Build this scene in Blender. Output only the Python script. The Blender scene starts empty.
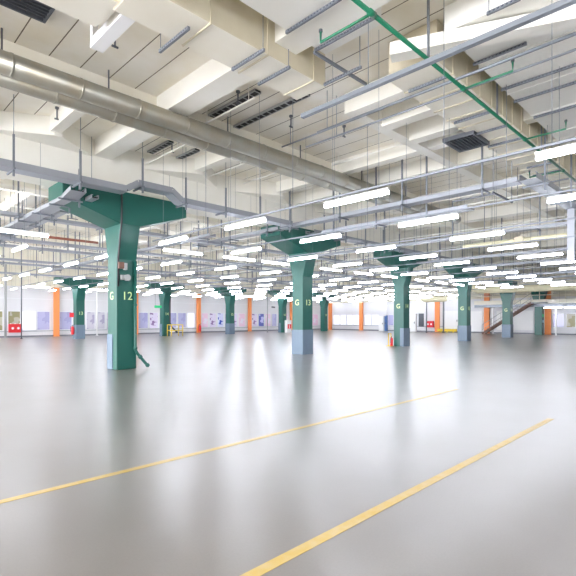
import bpy, math, random
from mathutils import Vector, Matrix
random.seed(7)
scene = bpy.context.scene
COL = scene.collection
H = 1.6                      # eye height
F = 455.0                    # focal length in pixels of the 576 px frame
S = math.sqrt(0.5)

# ---------------------------------------------------------------- helpers
def at_h(px, py, z):
    """point of the photograph at known height z"""
    d = F * (z - H) / (318.5 - py); l = (px - 288) / F * d
    return Vector(((d + l) * S, (d - l) * S, z))
def at_Y(px, py, Y):
    X = Y * (167 + px) / (743 - px); d = (X + Y) * S
    return Vector((X, Y, H + (318.5 - py) * d / F))
def at_X(px, py, X):
    Y = X * (743 - px) / (167 + px); d = (X + Y) * S
    return Vector((X, Y, H + (318.5 - py) * d / F))

class MB:
    def __init__(s): s.v = []; s.f = []; s.sm = []
    def add(s, vs, fs, smooth=False):
        o = len(s.v); s.v += [tuple(v) for v in vs]
        for f in fs: s.f.append([i + o for i in f]); s.sm.append(smooth)
        return s
    def box(s, x0, x1, y0, y1, z0, z1):
        v = [(x, y, z) for z in (z0, z1) for y in (y0, y1) for x in (x0, x1)]
        return s.add(v, [(0,2,3,1),(4,5,7,6),(0,1,5,4),(2,6,7,3),(0,4,6,2),(1,3,7,5)])
    def bar(s, a, b, w, h, up=(0,0,1)):
        a = Vector(a); b = Vector(b); t = (b - a).normalized(); up = Vector(up)
        if abs(t.dot(up)) > .99: up = Vector((0,1,0))
        sd = t.cross(up).normalized() * w / 2; u = sd.cross(t).normalized() * h / 2
        v = [p + i * sd + j * u for p in (a, b) for i, j in ((-1,-1),(1,-1),(1,1),(-1,1))]
        return s.add(v, [(0,1,2,3),(7,6,5,4),(0,4,5,1),(1,5,6,2),(2,6,7,3),(3,7,4,0)])
    def channel(s, a, b, w, h, t=.006):
        """open-top U section"""
        a = Vector(a); b = Vector(b); d = (b - a).normalized(); sd = d.cross(Vector((0,0,1))).normalized()
        up = Vector((0,0,1))
        s.bar(a, b, w, t)
        for k in (-1, 1):
            o = sd * k * (w / 2 - t / 2) + up * (h / 2)
            s.bar(a + o, b + o, t, h)
            o2 = sd * k * (w / 2 - .02) + up * h
            s.bar(a + o2, b + o2, .04, t)
        return s
    def tube(s, pts, r, n=10, cap=True, closed=False):
        pts = [Vector(p) for p in pts]; rings = []
        prev = None
        for i, p in enumerate(pts):
            t = (pts[min(i+1, len(pts)-1)] - pts[max(i-1, 0)]).normalized()
            if prev is None:
                u = Vector((0,0,1)) if abs(t.z) < .9 else Vector((1,0,0))
            else: u = prev
            u = (u - t * u.dot(t)).normalized(); prev = u; w = t.cross(u)
            rr = r[i] if isinstance(r, (list, tuple)) else r
            rings.append([p + (u * math.cos(2*math.pi*k/n) + w * math.sin(2*math.pi*k/n)) * rr for k in range(n)])
        o = len(s.v); s.v += [tuple(v) for rg in rings for v in rg]
        for i in range(len(rings) - 1):
            for k in range(n):
                s.f.append([o+i*n+k, o+i*n+(k+1)%n, o+(i+1)*n+(k+1)%n, o+(i+1)*n+k]); s.sm.append(True)
        if cap:
            s.f.append([o+k for k in range(n)][::-1]); s.sm.append(False)
            s.f.append([o+(len(rings)-1)*n+k for k in range(n)]); s.sm.append(False)
        return s
    def prism(s, poly, axis, a, b):
        """poly = 2-D outline (ccw), extruded along axis 'x','y','z' from a to b"""
        def P(p, q):
            return {'x': (q, p[0], p[1]), 'y': (p[0], q, p[1]), 'z': (p[0], p[1], q)}[axis]
        n = len(poly); v = [P(p, a) for p in poly] + [P(p, b) for p in poly]
        fs = [list(range(n))[::-1], list(range(n, 2*n))] + [(i, (i+1)%n, n+(i+1)%n, n+i) for i in range(n)]
        return s.add(v, fs)
    def build(s, name, mat, parent=None, bevel=0, label=None, loc=None):
        me = bpy.data.meshes.new(name); me.from_pydata(s.v, [], s.f)
        me.polygons.foreach_set('use_smooth', s.sm); me.materials.append(mat)
        me.update()
        import bmesh
        bm = bmesh.new(); bm.from_mesh(me); bmesh.ops.recalc_face_normals(bm, faces=bm.faces); bm.to_mesh(me); bm.free()
        o = bpy.data.objects.new(name, me); COL.objects.link(o)
        if parent: o.parent = parent
        if label: o['label'] = label
        if loc: o.location = loc
        if bevel:
            m = o.modifiers.new('bevel', 'BEVEL'); m.width = bevel; m.segments = 2; m.limit_method = 'ANGLE'
        return o
def tag(o, label, cat, group=None):
    o['label'] = label; o['category'] = cat
    if group: o['group'] = group
    return o
def thing(name, loc, label, cat, group=None, rz=0):
    o = bpy.data.objects.new(name, None); o.empty_display_size = .2; COL.objects.link(o)
    o.location = loc; o.rotation_euler.z = rz
    return tag(o, label, cat, group)
KIDS = {}
def dup(root, loc, rz, label, group=None):
    r = root.copy(); COL.objects.link(r); r.location = loc; r.rotation_euler.z = rz
    tag(r, label, root['category'], group)
    if group is None and 'group' in r: del r['group']
    for ch in list(root.children):
        c = ch.copy(); COL.objects.link(c); c.parent = r
        for g in list(ch.children):
            e = g.copy(); COL.objects.link(e); e.parent = c
    return r
def struct(o): o['kind'] = 'structure'; return o
trim_count = [0]
def trim(mb, mat, bevel=0):
    trim_count[0] += 1
    return struct(mb.build('trim_%d' % trim_count[0], mat, bevel=bevel))

# ---------------------------------------------------------------- materials
def mat(name, col, rough=.5, metal=0, spec=.5, noise=None, bump=0, emit=None, estr=0):
    m = bpy.data.materials.new(name); m.use_nodes = True; nt = m.node_tree; b = nt.nodes['Principled BSDF']
    b.inputs['Base Color'].default_value = (*col, 1); b.inputs['Roughness'].default_value = rough
    b.inputs['Metallic'].default_value = metal; b.inputs['Specular IOR Level'].default_value = spec
    if noise:
        sc, col2, amt = noise
        tc = nt.nodes.new('ShaderNodeTexCoord'); n = nt.nodes.new('ShaderNodeTexNoise')
        n.inputs['Scale'].default_value = sc; n.inputs['Detail'].default_value = 6
        r = nt.nodes.new('ShaderNodeValToRGB'); r.color_ramp.elements[0].position = .5 - .2; r.color_ramp.elements[1].position = .5 + .25
        r.color_ramp.elements[0].color = (*[a * (1 - amt) + b2 * amt for a, b2 in zip(col, col2)], 1)
        r.color_ramp.elements[1].color = (*col, 1)
        nt.links.new(tc.outputs['Object'], n.inputs['Vector']); nt.links.new(n.outputs['Fac'], r.inputs['Fac'])
        nt.links.new(r.outputs['Color'], b.inputs['Base Color'])
        if bump:
            bp = nt.nodes.new('ShaderNodeBump'); bp.inputs['Strength'].default_value = bump; bp.inputs['Distance'].default_value = .02
            nt.links.new(n.outputs['Fac'], bp.inputs['Height']); nt.links.new(bp.outputs['Normal'], b.inputs['Normal'])
    if emit:
        b.inputs['Emission Color'].default_value = (*emit, 1); b.inputs['Emission Strength'].default_value = estr
    return m
M = {}
M['green'] = mat('green_paint', (.010,.098,.077), .38, noise=(1.3, (.022,.13,.105), .5))
M['green_pipe'] = mat('green_pipe_paint', (.010,.17,.085), .35)
M['guard'] = mat('pale_blue_guard', (.17,.235,.31), .45, noise=(2, (.13,.18,.25), .5))
M['cream'] = mat('cream_paint', (.92,.90,.81), .6, noise=(.6, (.74,.66,.48), .5))
M['white_conc'] = mat('white_painted_concrete', (.93,.92,.86), .6, noise=(.8, (.76,.70,.56), .45))
M['beige'] = mat('beige_duct_paint', (.72,.66,.50), .55, noise=(1.5, (.48,.40,.26), .5))
M['cream_duct'] = mat('cream_round_duct_paint', (.80,.75,.52), .5)
M['offwhite'] = mat('off_white_metal', (.90,.89,.83), .45)
M['sheet'] = mat('galvanised_duct', (.38,.385,.345), .36, .75, noise=(3, (.36,.31,.22), .7))
M['galv'] = mat('galvanised_strut', (.22,.24,.27), .42, .5)
M['darkgalv'] = mat('dark_galvanised_strut', (.22,.24,.27), .45, .5)
M['tray'] = mat('pale_tray', (.36,.38,.42), .4, .4)
M['darkmetal'] = mat('dark_metal', (.12,.13,.15), .5, .4)
M['slot'] = mat('slot_dark', (.05,.06,.09), .7)
M['black'] = mat('black_louvre', (.015,.014,.016), .6)
M['brownpipe'] = mat('red_brown_pipe', (.30,.10,.06), .5)
M['orange'] = mat('orange_paint', (.95,.32,.10), .5)
M['wall'] = mat('white_wall', (.78,.78,.80), .6, noise=(.5, (.7,.7,.74), .5))
M['upper'] = mat('cream_upper_wall', (.78,.74,.62), .6)
M['base'] = mat('grey_baseboard', (.20,.21,.24), .5)
M['frame'] = mat('white_frame', (.82,.83,.86), .4)
M['red'] = mat('red_paint', (.78,.03,.04), .4)
M['white'] = mat('white_gloss', (.88,.88,.88), .35)
M['yellow'] = mat('yellow_paint', (.86,.62,.05), .5)
M['line'] = mat('yellow_floor_line', (.62,.42,.07), .35, noise=(9, (.62,.52,.3), .6))
M['number'] = mat('pale_yellow_lettering', (.72,.86,.42), .5)
M['blue'] = mat('blue_paint', (.10,.20,.45), .4)
M['signgreen'] = mat('green_sign', (.02,.6,.22), .4)
M['signblue'] = mat('light_blue_sign', (.45,.75,.85), .4)
M['brown'] = mat('brown_wood', (.16,.08,.055), .5)
M['box'] = mat('grey_box', (.36,.37,.37), .45)
M['cable'] = mat('black_cable', (.03,.03,.035), .5)
M['tube'] = mat('lit_tube', (.9,.9,.95), .5, emit=(.86,.90,1.0), estr=20)

# ceiling: planks with joints running across the hall every 0.6 m
def plank_mat():
    m = bpy.data.materials.new('ceiling_planks'); m.use_nodes = True; nt = m.node_tree; b = nt.nodes['Principled BSDF']
    N = nt.nodes.new; L = nt.links.new
    tc = N('ShaderNodeTexCoord'); sx = N('ShaderNodeSeparateXYZ'); L(tc.outputs['Object'], sx.inputs[0])
    dv = N('ShaderNodeMath'); dv.operation = 'DIVIDE'; dv.inputs[1].default_value = .62; L(sx.outputs['X'], dv.inputs[0])
    fr = N('ShaderNodeMath'); fr.operation = 'FRACT'; L(dv.outputs[0], fr.inputs[0])
    lt = N('ShaderNodeMath'); lt.operation = 'LESS_THAN'; lt.inputs[1].default_value = .035; L(fr.outputs[0], lt.inputs[0])
    n = N('ShaderNodeTexNoise'); n.inputs['Scale'].default_value = .7; n.inputs['Detail'].default_value = 8; L(tc.outputs['Object'], n.inputs['Vector'])
    r = N('ShaderNodeValToRGB'); r.color_ramp.elements[0].position = .35; r.color_ramp.elements[1].position = .6
    r.color_ramp.elements[0].color = (.84,.78,.64,1); r.color_ramp.elements[1].color = (.93,.90,.82,1); L(n.outputs['Fac'], r.inputs['Fac'])
    mx = N('ShaderNodeMix'); mx.data_type = 'RGBA'; L(lt.outputs[0], mx.inputs['Factor']); L(r.outputs['Color'], mx.inputs['A'])
    mx.inputs['B'].default_value = (.14,.11,.07,1); L(mx.outputs['Result'], b.inputs['Base Color'])
    b.inputs['Roughness'].default_value = .65
    return m
M['planks'] = plank_mat()
def floor_mat():
    m = bpy.data.materials.new('polished_floor'); m.use_nodes = True; nt = m.node_tree; b = nt.nodes['Principled BSDF']
    N = nt.nodes.new; L = nt.links.new
    tc = N('ShaderNodeTexCoord')
    n = N('ShaderNodeTexNoise'); n.inputs['Scale'].default_value = .5; n.inputs['Detail'].default_value = 3; n.inputs['Roughness'].default_value = .5
    L(tc.outputs['Object'], n.inputs['Vector'])
    r = N('ShaderNodeValToRGB'); r.color_ramp.interpolation = 'EASE'; r.color_ramp.elements[0].position = .2; r.color_ramp.elements[1].position = .8
    r.color_ramp.elements[0].color = (.20,.182,.166,1); r.color_ramp.elements[1].color = (.245,.231,.225,1)
    L(n.outputs['Fac'], r.inputs['Fac'])
    f = N('ShaderNodeTexNoise'); f.inputs['Scale'].default_value = 60; f.inputs['Detail'].default_value = 4; L(tc.outputs['Object'], f.inputs['Vector'])
    fm = N('ShaderNodeMapRange'); fm.inputs['To Min'].default_value = .9; fm.inputs['To Max'].default_value = 1.08; L(f.outputs['Fac'], fm.inputs['Value'])
    mx = N('ShaderNodeMix'); mx.data_type = 'RGBA'; mx.blend_type = 'MULTIPLY'; mx.inputs['Factor'].default_value = 1
    L(r.outputs['Color'], mx.inputs['A']); L(fm.outputs['Result'], mx.inputs['B']); L(mx.outputs['Result'], b.inputs['Base Color'])
    rn = N('ShaderNodeTexNoise'); rn.inputs['Scale'].default_value = .8; rn.inputs['Detail'].default_value = 2; L(tc.outputs['Object'], rn.inputs['Vector'])
    rm = N('ShaderNodeMapRange'); rm.inputs['From Min'].default_value = .1; rm.inputs['From Max'].default_value = .9
    rm.inputs['To Min'].default_value = .28; rm.inputs['To Max'].default_value = .31; L(rn.outputs['Fac'], rm.inputs['Value']); L(rm.outputs['Result'], b.inputs['Roughness'])
    b.inputs['Specular IOR Level'].default_value = .8
    b.inputs['Coat Weight'].default_value = .5; b.inputs['Coat Roughness'].default_value = .28
    return m
M['floor'] = floor_mat()
def pane_mat(name, a, c, scale, e=.06):
    """view through an office window: blurred blocks of furniture and blinds"""
    m = bpy.data.materials.new(name); m.use_nodes = True; nt = m.node_tree; b = nt.nodes['Principled BSDF']
    N = nt.nodes.new; L = nt.links.new
    tc = N('ShaderNodeTexCoord'); v = N('ShaderNodeTexVoronoi'); v.distance = 'CHEBYCHEV'; v.inputs['Scale'].default_value = scale
    L(tc.outputs['Object'], v.inputs['Vector'])
    sp = N('ShaderNodeSeparateColor'); L(v.outputs['Color'], sp.inputs[0])
    r = N('ShaderNodeValToRGB'); r.color_ramp.interpolation = 'CONSTANT'
    r.color_ramp.elements[0].color = (*a, 1); r.color_ramp.elements[1].color = (*c, 1); r.color_ramp.elements[1].position = .62
    L(sp.outputs[0], r.inputs['Fac']); L(r.outputs['Color'], b.inputs['Base Color']); L(r.outputs['Color'], b.inputs['Emission Color'])
    b.inputs['Emission Strength'].default_value = e; b.inputs['Roughness'].default_value = .12
    return m
PANES = {
 'lav': pane_mat('lavender_pane', (.46,.46,.68), (.38,.38,.62), 1.5),
 'wht': pane_mat('bright_pane', (.88,.88,.98), (.80,.82,.98), 1.2, .3),
 'olv': pane_mat('olive_pane', (.30,.28,.16), (.45,.43,.36), 2.2, .1),
 'pnk': pane_mat('pink_pane', (.82,.62,.76), (.80,.76,.86), 2.4),
 'mix': pane_mat('pane_with_dark_shapes', (.74,.68,.84), (.28,.18,.36), 3.2),
 'blu': pane_mat('pane_with_blue_shapes', (.68,.70,.9), (.06,.10,.45), 3.0),
 'nvy': pane_mat('navy_pane', (.10,.12,.36), (.5,.5,.75), 2.0, .15),
 'gry': pane_mat('grey_pane', (.60,.58,.66), (.40,.38,.52), 1.8),
}

# ---------------------------------------------------------------- setting
XW, YW = 50.3, 43.5          # far walls (right and left)
CZ = 6.95                    # ceiling
X0, Y0 = -18, -14
struct(MB().box(X0, XW, Y0, YW, -.2, 0).build('floor', M['floor']))
struct(MB().box(X0, XW + .3, Y0, YW + .3, CZ, CZ + .2).build('ceiling', M['planks']))
struct(MB().box(X0, XW + .3, YW, YW + .3, 0, CZ).build('wall_left', M['wall']))
struct(MB().box(XW, XW + .3, Y0, YW, 0, CZ).build('wall_right', M['wall']))
struct(MB().box(X0, XW, Y0 - .3, Y0, 0, CZ).build('wall_light_blocker', M['wall']))  # unseen wall, added to block world light so this side's faces stay darker
struct(MB().box(X0, XW, YW - .03, YW, 0, .14).build('baseboard_left', M['base']))
struct(MB().box(XW - .03, XW, Y0, YW - .03, 0, .14).build('baseboard_right', M['base']))
# cream upper wall band and panel joints
trim(MB().box(X0, XW, YW - .08, YW, 4.35, CZ), M['upper'])
trim(MB().box(XW - .08, XW, Y0, YW - .08, 3.75, CZ), M['upper'])
trim(MB().box(X0, XW, YW - .05, YW, 3.28, 3.33), M['frame'])
trim(MB().box(X0, XW, YW - .06, YW, .48, .54), M['tray'])
trim(MB().box(XW - .05, XW, 20, YW - .08, .62, .68), M['tray'])

# ceiling ribs across the hall (along Y) and girders along the rows (along X)
def rib(xa, w, zb=6.5, ya=Y0, yb=YW - .09, m='white_conc'):
    trim(MB().box(xa, xa + w, ya, yb, zb, CZ), M[m])
rib(5.52, .54, 6.48)
for xa in (-2.9, 14.0, 22.4, 30.8, 39.2, 47.4): rib(xa, .54, 6.48)
# girders: between ribs
def girder(y0, y1, zb, m='cream'):
    trim(MB().box(X0, XW - .09, y0, y1, zb, CZ - .002), M[m])
girder(10.0, 10.75, 6.35)
girder(36.7, 37.7, 5.6)
girder(24.8, 25.5, 6.3)
girder(18.6, 19.2, 6.4)
girder(30.8, 31.4, 6.3)
girder(-1.2, -.5, 6.4)
# girder over the near row of columns with plan haunches at every small rib
g = MB()
g.box(X0, XW - .09, 13.75, 14.55, 5.5, CZ - .002)
for xa in (-3.6, 1.6, 4.05, 8.55, 12.3, 17.0, 20.8, 25.3, 29, 34, 38, 42.5, 46):
    g.prism([(xa - 1.5, 13.75), (xa + .1, 12.9), (xa + .3, 12.9), (xa + 1.5, 13.75)], 'z', 6.45, CZ - .003)
trim(g, M['white_conc'])
for xa in (1.6, 4.05, 8.55, 12.3, 17.0, 20.8, 25.3, 29, 34, 38, 42.5, 46):
    rib(xa, .26, 6.55, 10.75, 13.0); rib(xa, .26, 6.55, 14.55, 18.6)
for xa in (12.1, 18.0, 26.3, 34.5, 43.2):
    rib(xa, .3, 6.5, -.5, 10.0)
    rib(xa, .3, 6.5, 19.2, 24.8); rib(xa, .3, 6.5, 25.5, 30.8); rib(xa, .3, 6.5, 31.4, 36.7)
# oblique white beam and long beam on the right
trim(MB().bar((7.05,4.45,6.35), (8.3,1.75,6.35), .28, .22), M['white_conc'])
trim(MB().bar((8.6,6.55,6.7), (30,6.55,6.7), .30, .48), M['white_conc'])
for a, b in (((8.7,6.4),(8.7,3.9)), ((9.9,6.4),(9.9,4.9)), ((11.2,6.4),(11.2,4.9))):
    trim(MB().bar((*a,6.66), (*b,6.66), .34, .5), M['white_conc'])

# ---------------------------------------------------------------- writing
def text_mesh(body, size, name, mat_, parent, loc, rot, extr=.004):
    cu = bpy.data.curves.new(name, 'FONT'); cu.body = body; cu.size = size; cu.extrude = extr
    cu.align_x = 'CENTER'; cu.align_y = 'CENTER'
    tmp = bpy.data.objects.new(name, cu); COL.objects.link(tmp)
    dg = bpy.context.evaluated_depsgraph_get(); me = bpy.data.meshes.new_from_object(tmp.evaluated_get(dg))
    bpy.data.objects.remove(tmp); bpy.data.curves.remove(cu)
    me.name = name; me.materials.clear(); me.materials.append(mat_)
    o = bpy.data.objects.new(name, me); COL.objects.link(o); o.parent = parent; o.location = loc; o.rotation_euler = rot
    return o

# ---------------------------------------------------------------- green mushroom columns
def column(X, Y, label, letter=None, num=None, guard='both', group=None, k=1.0, numz=2.3, arm=2.0):
    t = thing('mushroom_column', (X, Y, 0), label, 'column', group)
    a = .325
    # shaft: square below, flaring across the row above
    v = []
    for z, hy in ((0, a), (3.45*k, a), (4.55*k, .59)):
        v += [(-a, -hy, z), (a, -hy, z), (a, hy, z), (-a, hy, z)]
    f = [(3,2,1,0), (8,9,10,11)]
    for q in (0, 4): f += [(q+i, q+(i+1)%4, q+4+(i+1)%4, q+4+i) for i in range(4)]
    MB().add(v, f).build('shaft', M['green'], t, bevel=.02)
    MB().prism([(-a,4.5*k),(a,4.5*k),(arm,5.04*k),(arm,5.5*k),(-arm,5.5*k),(-arm,5.04*k)], 'y', -.6, .6).build('capital', M['green'], t, bevel=.015)
    gh = 1.1; o = .345
    if guard == 'both':
        MB().box(-o, o, -o, -a+.001, .0, gh).box(-o, -a+.001, -a, o, .0, gh).build('corner_guard', M['guard'], t, bevel=.006)
    elif guard == 'left':
        MB().box(-o, -a+.001, -.05, o, .0, gh).box(-o, o, a, o, 0, gh).build('corner_guard', M['guard'], t, bevel=.006)
    elif guard == 'right':
        MB().box(-o+.0, o, -o, -a+.001, .0, gh*.95).box(-o, -a+.001, -a, -.1, .0, gh*.95).build('corner_guard', M['guard'], t, bevel=.006)
    if letter: text_mesh(letter, .36, 'letter', M['number'], t, (-a-.003, .02, numz), (math.pi/2, 0, -math.pi/2))
    if num: text_mesh(num, .36, 'number', M['number'], t, (.02, -a-.003, numz), (math.pi/2, 0, 0))
    return t
C = []
row = 14.05
L1 = 8.43
info = [('both', 'nearest green mushroom column, numbered 12, with a kicked drain pipe at its foot', 'left'),
        ('', 'green mushroom column numbered 13 in the middle, pale blue guard on both faces', 'both'),
        ('', 'green mushroom column with a yellow stand at its foot, third in the near row', 'right'),
        ('', 'green mushroom column between the yellow rail and the stair, fourth in the near row', 'both'),
        ('', 'green mushroom column directly in front of the sloping stair', 'both'),
        ('', 'green column rising through the gallery, with green and blue signs', 'none')]
for i in range(6):
    X = 6.54 + L1 * i
    C.append(column(X, row, info[i][1], 'G' if i < 5 else None, str(12 + i) if i < 5 else None, info[i][2], arm=2.0 if i < 4 else .55, k=1.0 if i < 4 else .86))
R2 = 37.2
D = []
linfo = [('left', 'far green column at the left with a red extinguisher and red sign', 'both'),
         ('', 'far green column with a yellow barrier round its foot', 'left'),
         ('', 'far green column between the two middle orange pilasters', 'both'),
         ('', 'far green column with a red sign on a white box at its foot', 'left'),
         ('', 'farthest green column, beside an orange pilaster in the corner', 'none')]
for i, r in enumerate((.3705, .574, .774, .976, 1.172)):
    D.append(column(r * R2, R2, linfo[i][1], None, str(13 + i), linfo[i][2], k=.87, numz=2.0, arm=1.7))

# drain pipes and boxes on the columns
def pipe_thing(name, pts, r, m, label, cat, n=12, flanges=()):
    t = thing(name, (pts[0][0], pts[0][1], 0), label, cat)
    q = Vector((pts[0][0], pts[0][1], 0))
    MB().tube([Vector(p) - q for p in pts], r, n).build('pipe', M[m], t)
    for a, b in flanges: MB().tube([Vector(a) - q, Vector(b) - q], r * 1.35, n).build('coupling', M[m], t)
    return t
cx, cy = 6.54, row
px = cx + .26; py = cy - .325 - .055
pipe_thing('drain_pipe', [(px,py,3.42),(px,py,.62),(px+.05,py-.02,.5),(px+.32,py-.1,.14),(px+.40,py-.13,.06)], .05, 'green',
           'green drain pipe down the side of column 12, kicking out at the floor', 'pipe',
           flanges=[((px,py,.70),(px,py,.62)),((px+.12,py-.04,.41),(px+.17,py-.055,.34)),((px+.33,py-.105,.13),(px+.38,py-.12,.08)),((px,py,2.0),(px,py,2.06))])
# dark cable down the corner
o = MB().tube([(cx-.30,cy-.62,5.45),(cx-.30,cy-.62,4.6),(cx-.30,cy-.56,4.35),(cx-.28,cy-.345,3.5),(cx-.28,cy-.345,2.6)], .03, 8).build('cable', M['cable'])
tag(o, 'dark cable running down the corner of column 12', 'cable')
t = thing('junction_box', (cx-.18, cy-.33, 3.25), 'brownish socket box on column 12, the upper of two', 'box')
MB().box(-.12,.05,-.12,0,-.1,.1).build('body', M['brown'], t, .01); MB().box(.05,.14,-.14,0,-.13,.08).build('cover', M['box'], t, .01)
t = thing('junction_box', (cx-.06, cy-.33, 2.88), 'round grey socket box on column 12, the lower of two', 'box')
MB().box(-.16,-.06,-.08,0,-.08,.08).build('body', M['box'], t, .01); MB().tube([(.04,0,0),(.04,-.13,0)], .10, 16).build('cover', M['box'], t)
# column 14 : green pipe on the face
X3 = 6.54 + 2*L1
pipe_thing('drain_pipe', [(X3+.15,row-.62,4.5),(X3+.15,row-.40,3.5),(X3+.15,row-.385,2.2)], .04, 'green', 'green conduit down the third near column', 'pipe')
# C165 pipe + barrier
bx, by = .574*R2, R2
pipe_thing('drain_pipe', [(bx+.30,by-.45,3.8),(bx+.30,by-.38,3.0),(bx+.30,by-.38,1.2),(bx+.45,by-.45,.8),(bx+.9,by-.6,.35)], .07, 'cable', 'black drain pipe on the far column with the yellow barrier', 'pipe')
def barrier(x0, x1, y0, y1, h, label):
    t = thing('safety_barrier', ((x0+x1)/2, (y0+y1)/2, 0), label, 'barrier')
    w = (x1-x0)/2; d = (y1-y0)/2
    for sx in (-1,1):
        for sy in (-1,1): MB().tube([(sx*w,sy*d,0),(sx*w,sy*d,h)], .04, 8).build('post', M['yellow'], t)
    for z in (h*.5, h-.02):
        MB().tube([(-w,-d,z),(w,-d,z),(w,d,z),(-w,d,z),(-w,-d,z)], .035, 8, cap=False).build('rail', M['yellow'], t)
barrier(bx+.0, bx+1.15, by-1.15, by-.45, 1.05, 'yellow tubular barrier at the foot of the far column')
# yellow stand at column 14 with red extinguisher
t = thing('extinguisher_stand', (X3-.55, row+.45, 0), 'yellow extinguisher stand beside the third near column', 'stand')
MB().box(-.15,.15,-.15,.15,0,.03).build('base', M['yellow'], t)
MB().box(-.15,-.11,-.02,.02,.03,.75).box(.11,.15,-.02,.02,.03,.75).box(-.15,.15,-.02,.02,.71,.75).build('frame', M['yellow'], t)
def extinguisher(loc, label, s=1.0):
    t = thing('fire_extinguisher', loc, label, 'fire extinguisher')
    MB().tube([(0,0,0),(0,0,.02*s),(0,0,.40*s),(0,0,.46*s),(0,0,.50*s)], [.07*s,.085*s,.085*s,.06*s,.025*s], 14).build('cylinder', M['red'], t)
    MB().tube([(0,0,.50*s),(0,0,.56*s)], .022*s, 8).bar((-.0,0,.56*s),(.13*s,0,.60*s), .02, .02).build('valve', M['darkmetal'], t)
    MB().tube([(0,0,.53*s),(-.1*s,0,.5*s),(-.12*s,0,.3*s),(-.11*s,0,.15*s)], .014*s, 6).build('hose', M['cable'], t)
extinguisher((X3-.55, row+.32, .03), 'red extinguisher in the yellow stand by the third near column', .95)
extinguisher((D[0].location.x-.50, R2-.05, .35), 'red extinguisher hung low on the far left green column', 1.3)

# ---------------------------------------------------------------- round ducts along the hall
def round_duct(Y, z, r, xa, xb, label, n=24, seam=1.22, off=0):
    t = thing('round_duct', (xa, Y, z), label, 'duct', None)
    MB().tube([(0,0,0),(xb-xa,0,0)], r, n).build('duct_pipe', M['sheet'], t)
    x = xa + off; xs = []
    while x < xb - .1:
        xs.append(x); x += seam
    for x in xs:
        MB().tube([(x-xa-.02,0,0),(x-xa+.02,0,0)], r + .009, n).build('seam_band', M['sheet'], t)
    return t
round_duct(9.4, H + 4.6, .20, -3.0, 20.5, 'bare metal round duct, the upper and nearer of the long pair', off=.4)
round_duct(9.92, H + 4.58, .185, -3.0, 19.5, 'bare metal round duct, the lower and farther of the long pair', off=.1)
# duct hangers
for i, x in enumerate((2.2, 4.2, 7.4, 10.2, 13.4, 16.4)):
    o = MB().tube([(x,9.66,CZ-.0),(x,9.66,H+4.5)], .018, 6).build('duct_hanger', M['darkmetal'])
    tag(o, 'steel hanger between the pair of round ducts', 'hanger', 'hangers of the pair of round ducts')

# ---------------------------------------------------------------- box ducts
def box_duct(xa, xb, y0, y1, z0, z1, label, m='beige', mb='cream', seams=1.2, flange=True):
    z1 = CZ - .012
    t = thing('box_duct', (xa, y0, z0), label, 'duct')
    MB().box(0, xb-xa, 0, y1-y0, 0, z1-z0).build('duct_body', M[m], t, .008)
    x = seams
    f = MB()
    MB().box(.01, xb-xa-.01, .01, y1-y0-.01, -.012, 0).build('bottom_sheet', M[mb], t)
    while flange and x < xb-xa-.2:
        MB().box(x-.015, x+.015, -.018, y1-y0+.018, -.03, z1-z0+.008).build('flange', M[m], t); x += seams
    return t
box_duct(.4, 2.95, 6.45, 7.25, 6.22, 6.88, 'beige box duct section nearest the camera at the top left')
box_duct(2.95, 6.9, 5.85, 6.64, 6.2, 6.85, 'beige box duct crossing over the round ducts at top centre')
box_duct(1.0, 6.45, 4.25, 5.48, 6.5, 6.93, 'wide white flat duct above the green pipe branch', 'offwhite', 'offwhite', 1.5)
box_duct(7.6, 17.5, 3.85, 4.85, 6.2, 6.88, 'beige box duct running beside the green pipe on the right', 'beige', 'cream', .62)
box_duct(7.4, 14.5, 1.9, 3.62, 6.5, 6.93, 'wide white flat duct at the top right corner', 'offwhite', 'offwhite', 1.5)
# white box beam with upstand, top left
p = at_h(90, 48, 6.2)
t = thing('white_bracket', (p.x, p.y, 6.2), 'white box section with an upright leg at the top left', 'bracket')
MB().box(0, .22, -3.2, 0, 0, .16).build('arm', M['white'], t, .006)
MB().box(-.0, .1, -.1, 0.0, .16, .72).build('upright', M['white'], t, .006)

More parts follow.
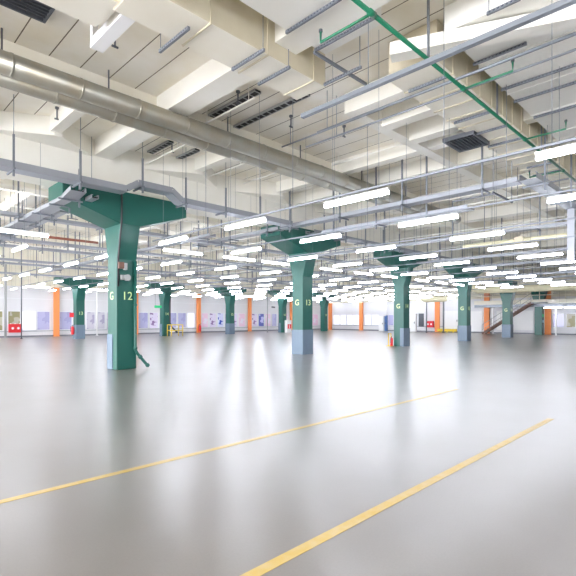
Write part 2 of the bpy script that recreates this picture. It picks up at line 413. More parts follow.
# perforated strut channels under the ducts
def strut(pa, pb, z, label, slots=True, w=.045, h=.05):
    a = at_h(*pa, z); b = at_h(*pb, z); x = (a.x + b.x) / 2; y0, y1 = sorted((a.y, b.y)); ln = y1 - y0
    t = thing('strut_channel', (x, y0, z), label, 'strut channel')
    MB().box(-w/2, w/2, 0, ln, 0, h).build('channel', M['galv'], t)
    if slots:
        s = MB(); q = .04; s.box(-w/2+.004, w/2-.004, .04, ln-.05, h*.45, h*.55)
        while q < ln - .05:
            s.box(-w/2-.002, w/2+.002, q, q+.03, h*.3, h*.7); q += .065
        s.build('slot_row', M['slot'], t)
    r = MB()
    for q in (.03, ln-.03): r.tube([(0,q,h),(0,q,CZ-z-.001)], .007, 6)
    r.build('threaded_rods', M['galv'], t)
SL = [((161,53.7),(187.5,28.7),6.12,'first strut from the left, under the beige box duct'),
 ((232.5,71),(264,51),6.12,'strut under the near bend of the beige box duct'),
 ((259,86),(289,68),6.12,'strut under the far end of the beige box duct, beside the slot diffusers'),
 ((286,34),(341,0),6.42,'long strut under the white flat duct at the top edge of the picture'),
 ((315,52),(374,19),6.42,'long strut under the white flat duct, just below the green pipe branch'),
 ((312.5,92.5),(360,67.5),6.2,'strut below and left of the long grey cross rail'),
 ((409,93),(448,77),6.12,'strut just left of where the green pipe crosses the grey rail'),
 ((487,15.6),(520,0),6.42,'short strut at the top edge right of the green pipe'),
 ((473,65.6),(527,45),6.42,'strut under the right white flat duct, nearest to the green branch'),
 ((502,92),(576,64.6),6.42,'strut under the right white flat duct beside the twin conduits'),
 ((515,104),(576,82),6.42,'strut under the right white flat duct, second below the twin conduits'),
 ((535,120),(576,105),6.42,'strut under the right white flat duct, third below the twin conduits'),
 ((454,124),(491,113),6.12,'strut just above the black louvre'),
 ((473,136),(507,126.6),6.12,'strut touching the right edge of the black louvre'),
 ((488.5,148),(522.6,138.4),6.12,'strut just below the black louvre'),
 ((527,169),(553,163),6.12,'upper of three short struts above the tray corner'),
 ((533,177),(560,171),6.12,'middle of three short struts above the tray corner'),
 ((544,183),(570,180),6.12,'lowest of three short struts above the tray corner')]
for a, b, z, lab in SL: strut(a, b, z, 'grey perforated ' + lab)
# the strut from near post to rail (along X)
a = at_h(314,52,6.38); b = at_h(376,88,6.0)
o = MB().bar(a, (a.x+1.6, a.y, 6.38), .045, .05).build('strut_channel', M['galv']); tag(o, 'grey strut running from the long strut to the cross rail', 'strut channel')

# linear slot diffusers in the ceiling
def slot_diffuser(pa, pb, z, label, w=.16):
    a = at_h(*pa, z); b = at_h(*pb, z); x = (a.x+b.x)/2; y0, y1 = sorted((a.y,b.y)); ln = y1-y0
    t = thing('slot_diffuser', (x, y0, z), label, 'air diffuser')
    MB().box(-w/2, w/2, 0, ln, 0, .05).build('slot', M['black'], t)
    s = MB(); q = 0
    while q < ln:
        s.box(-w/2, w/2, q, q+.03, -.008, 0); q += .22
    s.box(-w/2-.02, -w/2, 0, ln, -.01, .05).box(w/2, w/2+.02, 0, ln, -.01, .05).build('vane_frame', M['box'], t)
for a, b, lab in (((211,117),(258,92),'black slot diffuser above the round ducts, the left of two'),
                  ((237.5,128.7),(306,93.7),'black slot diffuser above the round ducts, the long right one'),
                  ((149,153),(172,142.7),'black slot diffuser below the round ducts, upper left of four'),
                  ((174,160.4),(198,150.6),'black slot diffuser below the round ducts, upper right of four'),
                  ((115.6,172),(133,164.6),'black slot diffuser above the grey tray, lower left of four'),
                  ((140.6,177),(158,171),'black slot diffuser above the grey tray, lower right of four')):
    slot_diffuser(a, b, CZ - .06, lab)
# louvres
def louvre(xa, xb, ya, yb, z, label):
    t = thing('louvre_grille', (xa, ya, z), label, 'grille')
    w, d = xb-xa, yb-ya
    MB().box(.03, w-.03, .03, d-.03, .06, .08).build('backing', M['black'], t)
    MB().box(0,w,0,.04,0,.1).box(0,w,d-.04,d,0,.1).box(0,.04,.04,d-.04,0,.1).box(w-.04,w,.04,d-.04,0,.1).build('frame', M['darkmetal'], t)
    s = MB(); q = .1
    while q < d-.06: s.box(.04, w-.04, q, q+.02, .01, .06); q += .09
    s.build('slats', M['darkmetal'], t)
p = at_h(45, 23.7, 6.85); louvre(p.x-1.5, p.x, p.y-1.6, p.y, 6.85, 'dark louvred grille in the top left corner')
p = at_h(462, 141, 6.1); louvre(p.x-.25, p.x+.75, p.y-.4, p.y+.4, 6.1, 'black louvre hanging left of the green pipe')

# ---------------------------------------------------------------- sprinkler pipe
gz = H + 4.3; gy = 3.7
t = thing('sprinkler_pipe', (3.0, gy, gz), 'long green sprinkler pipe crossing the ceiling on the right', 'pipe')
MB().tube([(0,0,0),(20,0,0)], .034, 12).build('main_pipe', M['green_pipe'], t)
for x, dy in ((5.37,.95),(8.35,-.87),(11.75,-.86),(15.0,.9),(18.3,-.86)):
    b = MB().tube([(x-3,0,0),(x-3,dy,0),(x-3,dy,.16)], .02, 8).build('branch_pipe', M['green_pipe'], t)
    MB().tube([(x-3,dy,.16),(x-3,dy,.2)], .03, 8).build('sprinkler_head', M['darkmetal'], b)
    MB().tube([(x-3-.06,0,0),(x-3+.06,0,0)], .047, 12).build('tee_fitting', M['green_pipe'], t)
for x in (4.2,7,10,13,16.5): MB().box(x-3.03,x-2.97,-.01,.01,.03,CZ-gz-.002).build('pipe_hanger', M['galv'], t)

# ---------------------------------------------------------------- cross rails and conduits high up
def rail_Y(X, z, ya, yb, label, w=.045, h=.06, wires=(), name='support_rail', m='galv'):
    t = thing(name, (X, ya, z), label, 'rail')
    MB().box(-w/2, w/2, 0, yb-ya, 0, h).build('rail_bar', M[m], t)
    for y in wires: MB().tube([(0,y-ya,h),(0,y-ya,CZ-z-.001)], .006, 5).build('suspension_rod', M['galv'], t)
    return t
rail_Y(6.0, H+3.62, .2, 5.64, 'thick grey cross rail sweeping from the top right edge to the round ducts', .08, .07, (1.2,4.2))
o = MB().tube([(8.2,1.2,6.05),(8.2,7.2,6.05)], .03, 8).tube([(8.2,6.9,6.05),(8.2,6.9,CZ-.001)], .008, 5).build('conduit', M['galv']); tag(o, 'thin grey conduit at top right, upper of the twin pair', 'conduit')
o = MB().tube([(8.55,1.2,5.98),(8.55,7.9,5.98)], .022, 8).tube([(8.55,6.9,5.98),(8.55,6.9,CZ-.001)], .008, 5).build('conduit', M['galv']); tag(o, 'thin grey conduit at top right, lower of the twin pair', 'conduit')
a = at_h(197,150,6.4)
for (pa, pb, z, lab) in (((202,125),(255,98),6.6,'pale conduit beside the long black slot diffuser'),
                         ((112,180),(188,144),6.6,'pale conduit between the lower black slot diffusers'),
                         ((282,147),(384,108),6.4,'grey pipe below the cross rail right of the slot diffusers'),
                         ((333,166),(402,143),6.6,'pale conduit under the white ceiling bay in the middle'),
                         ((242,183),(282,172),6.6,'short pale conduit below the round ducts'),
                         ((203,179),(245,163),6.6,'short pale conduit left of centre below the round ducts')):
    a = at_h(*pa, z); b = at_h(*pb, z); x = (a.x+b.x)/2
    o = MB().tube([(x,a.y,z),(x,b.y,z)], .022, 8).tube([(x,a.y*.9+b.y*.1,z),(x,a.y*.9+b.y*.1,CZ-.001)], .01, 5).tube([(x,a.y*.1+b.y*.9,z),(x,a.y*.1+b.y*.9,CZ-.001)], .01, 5).build('conduit', M['offwhite' if 'pale' in lab else 'galv']); tag(o, lab, 'conduit')
# small ceiling hooks and drops
for k, (pxx, pyy) in enumerate(((115,37),(57,112),(291,120),(302,170),(344,130),(428,167),(172,146),(238,96),(186,113),(105,140))):
    p = at_h(pxx, pyy, CZ - .12)
    o = MB().tube([(p.x,p.y,CZ-.001),(p.x,p.y,CZ-.3)], .018, 8).tube([(p.x,p.y,CZ-.04),(p.x,p.y,CZ-.001)], .05, 10).bar((p.x-.06,p.y,CZ-.3),(p.x+.06,p.y,CZ-.3),.03,.03).build('ceiling_hook', M['darkmetal'])
    tag(o, 'small dark hook fixed to the cream ceiling', 'hook', 'small hooks on the cream ceiling')

# ---------------------------------------------------------------- cable trays
def hanger_post(t, x, y, z, zt, m='galv', ext=.22):
    """double strut post straddling the tray, in tray-local coordinates"""
    MB().box(x-.022, x+.022, y-.022, y+.022, z-ext, zt).build('hanger_post', M[m], t)
def cable_tray(pts, w, h, label, hang=2.4, ph=None, m='tray', posts=True, first=.6, cables=True, side=1, rung=True):
    pts = [Vector(p) for p in pts]; q = pts[0].copy()
    t = thing('cable_tray', q, label, 'cable tray')
    for i in range(len(pts)-1):
        a, b = pts[i]-q, pts[i+1]-q
        MB().channel(a, b, w, h).build('tray_channel', M[m], t)
        d = (b-a); ln = d.length; d.normalize(); sd = d.cross(Vector((0,0,1))).normalized()
        if cables:
            for k, rr in ((-.25,.018),(.05,.024),(.3,.015)):
                MB().tube([a+sd*w*k+Vector((0,0,.03)), b+sd*w*k+Vector((0,0,.03))], rr, 6).build('cable', M['cable'], t)
        if posts and abs(d.z) < .2:
            s = first[i] if isinstance(first, tuple) else first
            while s < ln - .1:
                c = a + d*s; e = c + sd*(w/2+.03)*side
                zt = CZ - q.z - .001
                zp = zt if ph is None else c.z + ph
                MB().box(e.x-.022, e.x+.022, e.y-.022, e.y+.022, c.z-.2, zp).build('hanger_post', M['galv' if ph is None else 'darkgalv'], t)
                if ph: MB().tube([(e.x,e.y,zp),(e.x,e.y,zt)], .008, 6).build('hanger_rod', M['galv'], t)
                MB().bar(c - sd*(w/2+.12) + Vector((0,0,-.03)), c + sd*(w/2+.12) + Vector((0,0,-.03)), .042, .042).build('cross_bracket', M['galv'], t)
                s += hang
    return t
ZA = 5.2
# long tray A along the near column row (front side), with a hump over column 12
cable_tray([(-3,12.55,ZA),(5.9,12.55,ZA),(6.25,12.55,ZA+.24),(7.35,12.55,ZA+.24),(7.7,12.55,ZA),(12.6,12.55,ZA)], .42, .17,
           'long pale cable tray crossing in front of column 12', hang=1.55, first=(1.4,.1,.1,.1,.1), ph=.8)
cable_tray([(14.2,12.9,ZA),(30,12.9,ZA)], .5, .12, 'cable tray along the near columns from the second to the fourth', hang=1.5, ph=.8)
cable_tray([(30.3,12.9,ZA-.1),(46,12.9,ZA-.1)], .5, .12, 'cable tray along the near columns beyond the fourth', hang=2.2)
cable_tray([(4.75,12.85,5.08),(4.75,13.6,4.95),(4.75,26,4.95)], .42, .12, 'pale cable tray branching back past the left of column 12', hang=1.6, ph=.9)
cable_tray([(5.25,12.95,5.0),(5.25,24,5.0)], .2, .1, 'narrow cable tray beside the branch left of column 12', hang=1.6, ph=.7)
cable_tray([(12.9,13.2,ZA),(12.9,4.2,ZA)], .36, .13, 'pale tray running from the second column towards the right', hang=2.5, cables=False)
cable_tray([(12.9,19.5,ZA),(12.9,13.3,ZA)], .36, .13, 'pale tray passing behind the left of the second column', hang=2.5, cables=False)
cable_tray([(12.75,3.95,ZA+.01),(17.6,3.95,ZA+.01)], .42, .16, 'wide pale tray leading from the corner to the hanging post', hang=2.6, cables=False)
cable_tray([(13.6,11.5,4.9),(13.6,5.8,4.9)], .5, .1, 'ladder-like tray below the pale tray at centre right', hang=1.9)
# hanging post at the right edge
t = thing('service_post', (17.25, 4.0, 3.5), 'grey channel post hanging down at the right edge', 'post')
MB().box(-.11,.11,-.11,.11,0,1.75).build('post', M['tray'], t, .008); MB().box(-.16,.16,-.16,.16,1.72,1.78).build('cap_plate', M['galv'], t)
# H shaped strut frame
t = thing('hanging_support', (9.7,6.2,5.0), 'dark H shaped pipe support hanging at right of centre', 'support')
a = at_h(483,187.5,5.0); b = at_h(520,206,5.0); c_ = (a.x+b.x)/2
t.location = (c_, a.y, 5.0)
MB().bar((-.75,0,0),(.75,0,0), .045,.045).build('cross_bar', M['darkmetal'], t)
MB().tube([(-.7,0,.02),(-.7,0,CZ-5.001)], .01, 6).build('rod', M['galv'], t); MB().tube([(.7,0,.02),(.7,0,CZ-5.001)], .01, 6).build('rod', M['galv'], t)
MB().bar((-.55,-.0,0),(-.55,1.2,0), .04,.04).build('side_bar', M['darkmetal'], t)
# distant trays
n = 0
ords = ['first','second','third','fourth','fifth','sixth','seventh','eighth','ninth']
for i, (Y, z, x1) in enumerate(((17.4,5.05,26),(20.9,4.75,46),(24.3,4.95,34),(27.8,4.7,46),(31.5,4.9,46),(34.9,4.6,46))):
    cable_tray([(1,Y,z),(x1,Y,z)], .35, .1, 'distant cable tray lengthwise in the hall, %s behind the near columns' % ords[i], hang=2.8, cables=i<2)
for i, (X, z, ya, yb) in enumerate(((10.6,4.85,14.8,35),(18.6,4.95,-2,35),(24.2,4.8,-2,35),(30.5,5.0,-2,35),(36.5,4.8,-2,35),(42.6,5.0,-2,35))):
    cable_tray([(X,ya,z),(X,yb,z)], .3, .1, 'distant cable tray crosswise in the hall, %s from the left' % ords[i], hang=3.4, cables=False)
o = thing('service_pipe', (5.7,20.2,4.95), 'red-brown pipe high up left of column 12', 'pipe')
MB().tube([(0,0,0),(2.6,0,0)], .055, 10).build('pipe', M['brownpipe'], o)
for x in (.4,2.2): MB().tube([(x,0,.03),(x,0,CZ-4.951)], .012, 6).build('hanger_rod', M['galv'], o)
# thin conduits and sprinkler lines in the far hall
for i in range(8):
    Y = 16.2 + i*3.3; z = 5.6 + .25*(i%3)
    o = thing('sprinkler_line', (2,Y,z), 'thin cream pipe lengthwise under the far ceiling, %s behind the near columns' % ords[i], 'pipe')
    MB().tube([(0,0,0),(44,0,0)], .03, 6).build('pipe', M['offwhite'], o)
    for k in range(9):
        MB().tube([(2+k*4.9,0,.02),(2+k*4.9,0,CZ-z-.001)], .012, 5).build('hanger_rod', M['darkmetal'], o)
        MB().tube([(1+k*4.9,0,.0),(1+k*4.9,0,.3),(1.5+k*4.9,0,.3)], .02, 5).build('riser', M['darkmetal'], o)
for i in range(7):
    X = 16.4 + i*4.6; z = 5.75
    o = thing('sprinkler_line', (X,-1,z), 'thin cream pipe crosswise under the far ceiling, %s from the left' % ords[i], 'pipe')
    MB().tube([(0,0,0),(0,36,0)], .03, 6).build('pipe', M['offwhite'], o)
    for k in range(8): MB().tube([(0,2+k*4.4,.02),(0,2+k*4.4,CZ-z-.001)], .012, 5).build('hanger_rod', M['darkmetal'], o)

# ---------------------------------------------------------------- fluorescent battens
ZL = H + 2.30
def make_batten(long_x=False):
    t = thing('batten_light', (0,0,0), '-', 'ceiling light')
    MB().box(-.028,.028,-.76,.76,.03,.085).build('housing', M['white'], t)
    MB().tube([(0,-.75,0),(0,.75,0)], .036, 10).build('light_tube', M['tube'], t)
    MB().tube([(0,-.55,.085),(0,-.55,CZ-ZL-.002)], .0045, 4).tube([(0,.55,.085),(0,.55,CZ-ZL-.002)], .0045, 4).build('suspension_wires', M['galv'], t)
    return t
proto = make_batten()
used = [False]
def batten(x, y, rz, label, group=None, z=ZL):
    if not used[0]:
        used[0] = True; proto.location = (x,y,z); proto.rotation_euler.z = rz; tag(proto, label, 'ceiling light', group); return proto
    return dup(proto, (x,y,z), rz, label, group)
RX = [7.15 + 2.81*k for k in range(16)]
onames = ['first','second','third','fourth','fifth','sixth','seventh','eighth','ninth','tenth','eleventh','twelfth','thirteenth','fourteenth','fifteenth','sixteenth']
def colhit(x, y):
    for c in C + D:
        if abs(x-c.location.x) < .6 and abs(y-c.location.y) < 1.5: return True
    return False
for k, X in enumerate(RX):
    if X > XW - .8: continue
    ys = [1.35, 5.32, 8.66, 12.0] if k == 0 else [1.97, 5.3, 8.66, 12.0]
    for j, Y in enumerate(ys):
        if X/Y > 6: continue            # outside the frame
        if X > 36.5 and Y < 18 or X > 45 and Y < 21: continue   # gallery zone
        if k < 5: batten(X, Y, 0, 'fluorescent batten light, %s away on the %s rail before the near columns' % (onames[j], onames[k]))
        else: batten(X, Y, 0, 'small fluorescent batten light hung on the %s cross rail' % onames[k], 'battens on the %s rail' % onames[k])
    for j in range(7):
        Y = 16.85 + 3.35*j
        if Y > 36 and colhit(X, Y): continue
        if X > 36.5 and Y < 18 or X > 45 and Y < 21: continue
        batten(X, Y, 0, 'distant fluorescent batten light beyond the near columns, on the %s cross rail' % onames[k], 'distant battens on the %s rail' % onames[k])
    batten(X, 40.2, 0, 'distant fluorescent batten light close to the far window wall', 'battens close to the far window wall')
    t = rail_Y(X, ZL+.13, (.3 if k < 6 else 1.0) if X < 36.5 else 12.6, 13.2, 'grey lighting rail, %s from the left before the near columns' % onames[k], .035, .035, (3.5,7,10.3) if X < 36.5 else (12.9,), 'lighting_rail', 'darkgalv')
    t = rail_Y(X, ZL+.13, 15.4, 38.5 if not any(abs(X-c.location.x) < .4 for c in D) else 36.0, 'grey lighting rail, %s from the left behind the near columns' % onames[k], .035, .035, (18.6,22,25.3,32), 'lighting_rail', 'darkgalv')
for Y0_, far in ((16.85,0),):
    for j in range(4):
        batten(4.34, Y0_ + 3.35*j, 0, 'fluorescent batten light left of column 12, %s away' % onames[j])
        if j: batten(1.53, 16.85 + 3.35*j + 3.35, 0, 'far left fluorescent batten light, %s away' % onames[j-1])
batten(4.34, 33.6, 0, 'fluorescent batten light left of column 12, fifth away')
# lights along the aisles (lengthwise) at the two column rows
xs = [3.5, 8.6, 11.1, 13.3 - .3, 16.6, 19.2, 21.6, 25.2, 27.7, 30.2, 33.8]
for i, x in enumerate(xs):
    batten(x, 13.72 if not colhit(x, 13.7) else 13.0, math.pi/2, 'lengthwise fluorescent batten in the aisle of near columns, number %s from the left' % onames[i])
for i in range(14):
    x = 4.5 + 3.1*i
    if any(abs(x-c.location.x) < 1.0 for c in D): x += 1.25
    batten(x, 36.6 - .0, math.pi/2, 'distant lengthwise fluorescent batten along the far column row', 'battens along the far column row')
# unseen fixtures behind the camera (the hall goes on), added to brighten the ceiling
for X in (-15.3,-12.5,-9.7,-6.9,-4.1,-1.3):
    for Y in (-11.5,-8.1,-4.8,-1.4,1.95,5.3,8.66):
        if X + Y > -.5: continue
        batten(X, Y, 0, 'unseen fluorescent batten light added as fill behind the viewpoint', 'added fill battens behind the viewpoint')
for X in (1.53, 4.34, 7.15):
    for Y in (-11.5,-8.1,-4.8): batten(X, Y, 0, 'unseen fluorescent batten light added as fill behind the viewpoint', 'added fill battens behind the viewpoint')

for y_, w_ in ((12.6,'left'),(10.9,'right')):
    batten(47.7, y_, 0, 'fluorescent batten light under the gallery edge, the %s of two' % w_, None, 2.62)
# ---------------------------------------------------------------- floor lines
o = MB().box(-3, 10.0, 4.535, 4.62, 0.0005, .003).build('floor_line', M['line']); tag(o, 'yellow painted floor line, the farther of two', 'floor line')
o = MB().box(-1, 8.1, 2.12, 2.21, 0.0005, .003).build('floor_line', M['line']); tag(o, 'yellow painted floor line, the nearer of two', 'floor line')

# ---------------------------------------------------------------- wall windows, pilasters
wn = [0]
def window_L(xa, xb, pane, z0=.56, z1=2.25):
    wn[0] += 1
    t = bpy.data.objects.new('window_%d' % wn[0], None); COL.objects.link(t); t.location = (xa, YW, z0); struct(t)
    w, h = xb-xa, z1-z0
    MB().box(0,w,-.06,0,0,.06).box(0,w,-.06,0,h-.06,h).box(0,.05,-.06,0,.06,h-.06).box(w-.05,w,-.06,0,.06,h-.06).build('window_frame', M['frame'], t)
    MB().box(.05,w-.05,-.025,-.005,.06,h-.06).build('window_pane', PANES[pane], t)
def window_R(ya, yb, pane, z0=.7, z1=2.1):
    wn[0] += 1
    t = bpy.data.objects.new('window_%d' % wn[0], None); COL.objects.link(t); t.location = (XW, ya, z0); struct(t)
    w, h = yb-ya, z1-z0
    MB().box(-.06,0,0,w,0,.06).box(-.06,0,0,w,h-.06,h).box(-.06,0,0,.05,.06,h-.06).box(-.06,0,w-.05,w,.06,h-.06).build('window_frame', M['frame'], t)
    MB().box(-.025,-.005,.05,w-.05,.06,h-.06).build('window_pane', PANES[pane], t)
def XL(px): return YW*(167+px)/(743-px)
def YR(px): return XW*(743-px)/(167+px)
PL = [14.1, 21.6, 29.1, 36.6, 44.0]     # orange pilasters on the left wall
for a, b, pn in ((-8,3,'olv'),(7.5,20.5,'olv'),(21.5,35.5,'wht'),(36.5,50,'lav'),(59,72,'lav'),(73,84,'lav'),(86,95,'gry'),(96,105,'gry'),(106,114,'gry'),
              (138,148,'lav'),(149,158,'mix'),(159,167,'lav'),(169,176.5,'lav'),(177.5,186,'lav'),(187,194.5,'wht'),
              (201,208,'pnk'),(209,216,'mix'),(217,223.5,'blu'),(224.5,230,'lav'),(231,237,'mix'),(238,245,'pnk'),
              (251.5,257,'mix'),(258,264,'nvy'),(265,270.5,'pnk'),(271.5,276.5,'lav'),(277.5,282.5,'pnk'),(283,287.5,'pnk'),
              (291,297,'pnk'),(298,304,'pnk'),(305,311,'pnk'),(312,318,'pnk')):
    window_L(XL(a), XL(b), pn)
pil = ['orange pilaster at the far left between lavender windows','orange pilaster hidden behind column 12','orange pilaster with a red extinguisher on its foot',
       'orange pilaster right of the patterned blue windows','orange pilaster just left of column 13']
for i, x in enumerate(PL):
    o = MB().box(x-.23, x+.23, YW-.28, YW-.081, 0, 4.35).box(x-.24, x+.24, YW-.29, YW-.081, 2.2, 2.25).build('pilaster', M['orange']); tag(o, pil[i], 'pilaster')
pir = ['orange pilaster in the corner beside the farthest green column','orange pilaster on the right wall between lavender windows','orange pilaster with grey pipes by the red hose cabinet',
       'tall orange pilaster behind the foot of the stair','orange pilaster beside the column with green sign']
for i, px_ in enumerate((331, 362, 438, 487.5, 548.5)):
    y = YR(px_); top = 3.75 if i < 3 else 4.6
    o = MB().box(XW-.28, XW-.081, y-.27, y+.27, 0, top).build('pilaster', M['orange']); tag(o, pir[i], 'pilaster')
for a, b, pn in ((340,333.5,'wht'),(346.5,340.5,'wht'),(353,347,'wht'),(359.5,353.5,'wht'),(371,365,'wht'),(379,372,'wht'),(394,388,'lav'),
                 (564.5,552.5,'lav'),(576,566,'olv')):
    window_R(YR(a), YR(b), pn)
# white door and cabinets on the right wall
def panel_R(pa, pb, z0, z1, name, label, cat, m='white', dep=.12, handle=True):
    y0, y1 = YR(pb), YR(pa)
    t = thing(name, (XW-.032-dep, y0, z0), label, cat)
    MB().box(0, dep, 0, y1-y0, 0, z1-z0).build('body', M[m], t, .01)
    MB().box(-.012, 0, .04, y1-y0-.04, .05, z1-z0-.05).build('front_panel', M[m], t)
    if handle: MB().box(-.05, -.012, .12, .2, (z1-z0)*.45, (z1-z0)*.55).build('handle', M['darkmetal'], t)
    return t
panel_R(380.5, 385.5, 0, 1.9, 'tall_cabinet', 'tall white cabinet against the right wall', 'cabinet', dep=.4)
panel_R(386, 388, 0, 2.0, 'blue_cabinet', 'narrow blue cabinet beside the tall white cabinet', 'cabinet', 'blue', .3)
panel_R(410, 417, 0, 2.2, 'white_cabinet', 'white cabinet just right of the third near column', 'cabinet', dep=.3)
panel_R(419, 424, .6, 2.2, 'notice_board', 'dark notice board left of the red hose cabinet', 'board', 'darkmetal', .05, False)
panel_R(443.5, 459, .2, 2.5, 'sliding_door', 'large white sliding door behind the yellow rail', 'door', dep=.1)
panel_R(470, 483, .2, 2.4, 'white_partition', 'white partition panel left of the stair foot', 'panel', dep=.1, handle=False)
panel_R(497, 509, .4, 2.4, 'white_partition', 'white partition panel behind the stair', 'panel', dep=.1, handle=False)
panel_R(513, 534, .4, 2.4, 'white_partition', 'wide white partition panel left of the column with green sign', 'panel', dep=.1, handle=False)
# fire hose cabinets
def hose_cabinet(loc, rz, w, h, label):
    t = thing('hose_cabinet', loc, label, 'fire cabinet', rz=rz)
    MB().box(-w/2, w/2, 0, .25, 0, h).build('body', M['red'], t, .01)
    for s in (-1,1):
        MB().tube([(s*w*.22,-.012,h*.5),(s*w*.22,.0,h*.5)], min(w,h)*.14, 16).build('round_label', M['white'], t)
    for s in (-1,0,1): MB().tube([(s*w*.36,.12,h),(s*w*.36,.12,h+.06)], .05, 10).build('cap', M['white'], t)
hose_cabinet((XL(14.5), YW-.33, .42), 0, .95, .72, 'red fire cabinet with two white discs on the far left wall')
hose_cabinet((XW-.35, YR(431), .55), -math.pi/2, .9, .75, 'red fire cabinet beside the orange pilaster on the right wall')
extinguisher((PL[2]+.0, YW-.46, .15), 'red extinguisher at the foot of the orange pilaster', 1.5)
o = MB().box(D[0].location.x-.78,D[0].location.x-.46,R2-.2,R2-.17,1.7,2.05).build('fire_sign', M['red']); tag(o, 'red fire sign beside the far left green column', 'sign')
t = thing('fire_point_box', (D[3].location.x+.35, R2-.55, 0), 'white box with red sign at the foot of a far green column', 'box')
MB().box(-.35,.35,-.2,.2,0,1.4).build('body', M['white'], t, .01); MB().box(-.28,.28,-.215,-.2,.45,.95).build('sign_panel', M['red'], t)
MB().box(-.05,.05,-.22,-.215,.5,.9).build('sign_mark', M['white'], t)
# exit sign hanging
def sign(px_, py_, Y, w, h, m, label, txt=None):
    p = at_Y(px_, py_, Y)
    t = thing('exit_sign', p, label, 'sign')
    MB().box(-w/2,w/2,-.03,.03,0,h).build('panel', M[m], t)
    for s in (-1,1): MB().tube([(s*w*.4,0,h),(s*w*.4,0,CZ-p.z-.002)], .012, 5).build('hanger_rod', M['galv'], t)
sign(158, 308, 33.0, .6, .2, 'signgreen', 'small green exit sign hanging left of the far column with barrier')
# signs on column C6
c6 = C[5].location
o = MB().box(c6.x-.2,c6.x+.25,c6.y-.345,c6.y-.326,1.75,2.05).build('door_sign', M['signgreen']); tag(o, 'green and white sign on the column below the gallery', 'sign')
o = MB().box(c6.x-.15,c6.x+.2,c6.y-.345,c6.y-.326,1.2,1.45).build('notice', M['signblue']); tag(o, 'light blue notice on the column below the gallery', 'notice')
# yellow kerb rail at the right wall
ya, yb = YR(459), YR(440)
t = thing('guard_rail', (XW-.6, ya, 0), 'low yellow guard rail along the right wall', 'guard rail')
MB().box(-.08,.08,0,yb-ya,.12,.42).build('rail_beam', M['yellow'], t, .02)
for q in (.4,(yb-ya)/2,yb-ya-.4): MB().box(-.05,.05,q-.06,q+.06,0,.12).build('foot', M['yellow'], t)

# vertical pipes / posts by the walls
def stand_pipe(x, y, z1, r, m, label):
    t = thing('stand_pipe', (x,y,0), label, 'pipe')
    MB().tube([(0,0,0),(0,0,z1)], r, 8).build('pipe', M[m], t); MB().tube([(0,0,0),(0,0,.05)], r*2, 8).build('base_flange', M[m], t)
for pxx, r, m, lab in ((5.5,.09,'box','grey standing pipe at the far left edge'),(97,.07,'white','white standing pipe behind the left edge of column 12'),):
    stand_pipe(XL(pxx)*.98, YW*.98, CZ-.01, r, m, lab)
q = at_Y(21.5, 332, 40.0)
stand_pipe(q.x, 40.0, CZ-.01, .045, 'darkmetal', 'thin dark pipe in front of the bright white window')
q = at_Y(271, 331, 38.0); stand_pipe(q.x, 38.6, CZ-.01, .05, 'box', 'grey standing pipe in front of the pink windows')
q = at_X(426.5, 331, 47.0); stand_pipe(47.0, q.y, 4.0, .07, 'galv', 'grey standing pipe left of the red hose cabinet')
q = at_X(443.5, 331, 48.0); stand_pipe(48.0, q.y, 4.2, .09, 'galv', 'grey standing pipe right of the orange pilaster')
q = at_X(384, 331, 48.0)
o = MB().tube([(48.6,q.y,3.9),(48.6,q.y,2.1)], .07, 8).tube([(48.6,q.y,2.1),(48.6,q.y+.3,1.9)], .07, 8).build('drop_pipe', M['white']); tag(o, 'white pipe dropping to the tall white cabinet', 'pipe')
q = at_Y(327, 300, 33.0)
t = thing('drop_duct', (q.x, 33.0, 3.6), 'white duct elbow dropping in front of the farthest green column', 'duct')
MB().tube([(0,0,2.4),(0,0,.55),(.15,0,.2),(.5,0,0),(2.4,0,0)], .16, 12).build('duct_pipe', M['white'], t)
# camera on ceiling
q = at_Y(273, 307, 40)
t = thing('security_camera', (q.x, 40, q.z), 'small dark security camera in front of the far wall', 'camera')
MB().bar((-.2,0,0),(.2,-.1,-.05), .16,.16).build('body', M['darkmetal'], t); MB().tube([(0,0,.05),(0,0,CZ-q.z-.002)], .02, 6).build('mount', M['white'], t)

# ---------------------------------------------------------------- gallery, stair, cream ducts (right)
GX = 47.9
zt, zb = 3.35, 3.02
y_left = GX*(743-474)/(167+474)
t = thing('gallery', (GX, -6, 0), 'cream gallery deck with white railing along the right wall', 'gallery')
yl = y_left + 6
MB().box(.05, XW-GX-.1, 0, yl, zb+.06, zt).build('deck', M['cream'], t)
MB().box(0,.05, 0, yl, zb, zt+.08).build('edge_beam', M['cream'], t)
MB().box(.1,.35, 0, yl, zb-.28, zb).build('under_beam', M['galv'], t)
rl = MB()
for zz in (zt+.5, zt+.98): MB().tube([(.0,0,zz),(.0,yl,zz)], .035, 8).build('handrail', M['cream'], t)
q = 0
while q <= yl:
    MB().tube([(0,q,zt+.05),(0,q,zt+1.0)], .035, 8).build('baluster_post', M['cream'], t); q += 1.1
q = 1.0
while q < yl:
    if not (-6+q > 12.6 and -6+q < 15.4): MB().box(.2,.32,q,q+.12,0,zb-.28).build('support_post', M['white'], t)
    q += 5.8
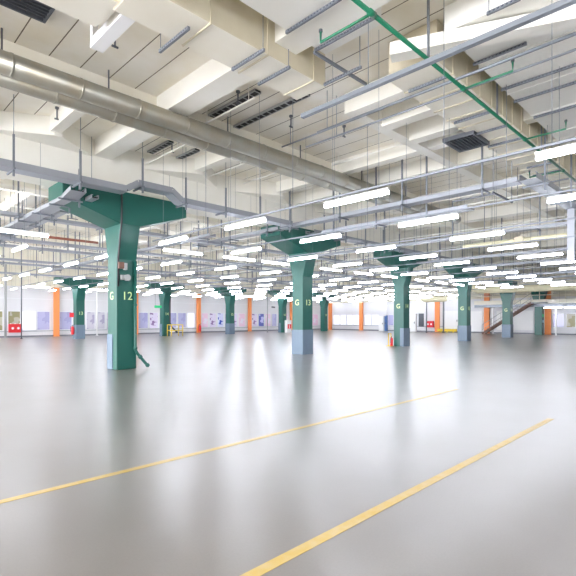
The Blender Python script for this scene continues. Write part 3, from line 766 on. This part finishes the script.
# stair
sx = 47.0
y0s = sx*(743-482)/(167+482); y1s = sx*(743-531)/(167+531)
t = thing('stair', (sx, y0s, 0), 'steep stair with red-brown stringer rising to the gallery', 'stair')
dy = y1s - y0s; n_ = 16
for s in (0, .8): MB().bar((s,0,.05),(s,dy,3.1), .06,.18).build('stringer', M['brown'], t)
for k in range(n_): MB().box(.03,.77,dy*(k+.2)/n_-.14,dy*(k+.2)/n_+.14,.05+3.1*(k+.5)/n_,.09+3.1*(k+.5)/n_).build('tread', M['darkmetal'], t)
for zz in (.45,.95): MB().tube([(0,0,zz),(0,dy,3.05+zz)], .025, 6).build('handrail', M['box'], t)
for k in range(6): 
    f_ = k/5; MB().tube([(0,dy*f_,3.05*f_+.1),(0,dy*f_,3.05*f_+.95)], .02, 6).build('baluster', M['box'], t)
MB().box(-.05,.9,dy-1.2,dy,3.05,3.12).build('landing', M['galv'], t)
# big cream duct before the gallery
dx = 38.7
q1 = at_X(478, 280, dx)
t = thing('cream_duct', (dx, q1.y, 3.98), 'large cream round duct passing in front of the fifth near column', 'duct')
MB().tube([(0,1.0,1.0),(0,.8,.6),(0,.4,.2),(0,0,.05),(0,-1,0),(0,-q1.y-6,0)], .29, 20).build('duct_pipe', M['cream_duct'], t)
for k in range(6): MB().tube([(0,-2-2.4*k,0),(0,-2.06-2.4*k,0)], .31, 20).build('seam_band', M['cream_duct'], t)
for k in range(4): MB().tube([(0,-1.2-4*k,.3),(0,-1.2-4*k,CZ-3.983)], .02, 6).build('hanger_rod', M['darkmetal'], t)
dx = 44.0
qa = at_X(421, 299.5, dx); qb = at_X(447, 299.5, dx)
t = thing('cream_duct', (dx, qb.y, qa.z), 'short cream round duct above the red hose cabinet', 'duct')
ln = qa.y - qb.y
MB().tube([(0,0,0),(0,ln*.1,0),(0,ln*.85,0),(0,ln,.15)], [.2,.3,.32,.22], 18).build('duct_pipe', M['cream_duct'], t)
MB().tube([(0,ln*.5,.2),(0,ln*.5,CZ-qa.z-.002)], .02, 6).build('hanger_rod', M['darkmetal'], t)
# cream pipe lengths high on the right
a = at_h(525, 236, 4.9); 
t = thing('cream_pipe', (a.x, a.y-5, 4.75), 'cream pipe with valve boxes beside the hanging post', 'pipe')
MB().tube([(0,0,0),(0,7.5,0)], .09, 12).build('pipe', M['cream_duct'], t)
for y in (2.5,5.2): MB().box(-.14,.14,y-.16,y+.16,-.14,.14).build('valve_box', M['beige'], t, .02)
for y in (1.2,6.6): MB().tube([(0,y,.05),(0,y,CZ-4.752)], .015, 6).build('hanger_rod', M['galv'], t)

# ---------------------------------------------------------------- light, camera
w = bpy.data.worlds.new('world'); scene.world = w; w.use_nodes = True
bg = w.node_tree.nodes['Background']; bg.inputs[0].default_value = (.93,.94,1.0,1); bg.inputs[1].default_value = 8.0
cam = bpy.data.cameras.new('camera'); co = bpy.data.objects.new('camera', cam); COL.objects.link(co)
co.location = (0, 0, H); co.rotation_euler = (math.pi/2, 0, -math.pi/4)
cam.sensor_width = 36; cam.lens = F/576*36; cam.shift_y = (318.5-288)/576; cam.clip_end = 300; cam.clip_start = .05
scene.camera = co
vs = scene.view_settings; vs.view_transform = 'Standard'; vs.look = 'None'; vs.exposure = 1.0; vs.gamma = 1
scene.cycles.max_bounces = 8; scene.cycles.diffuse_bounces = 5
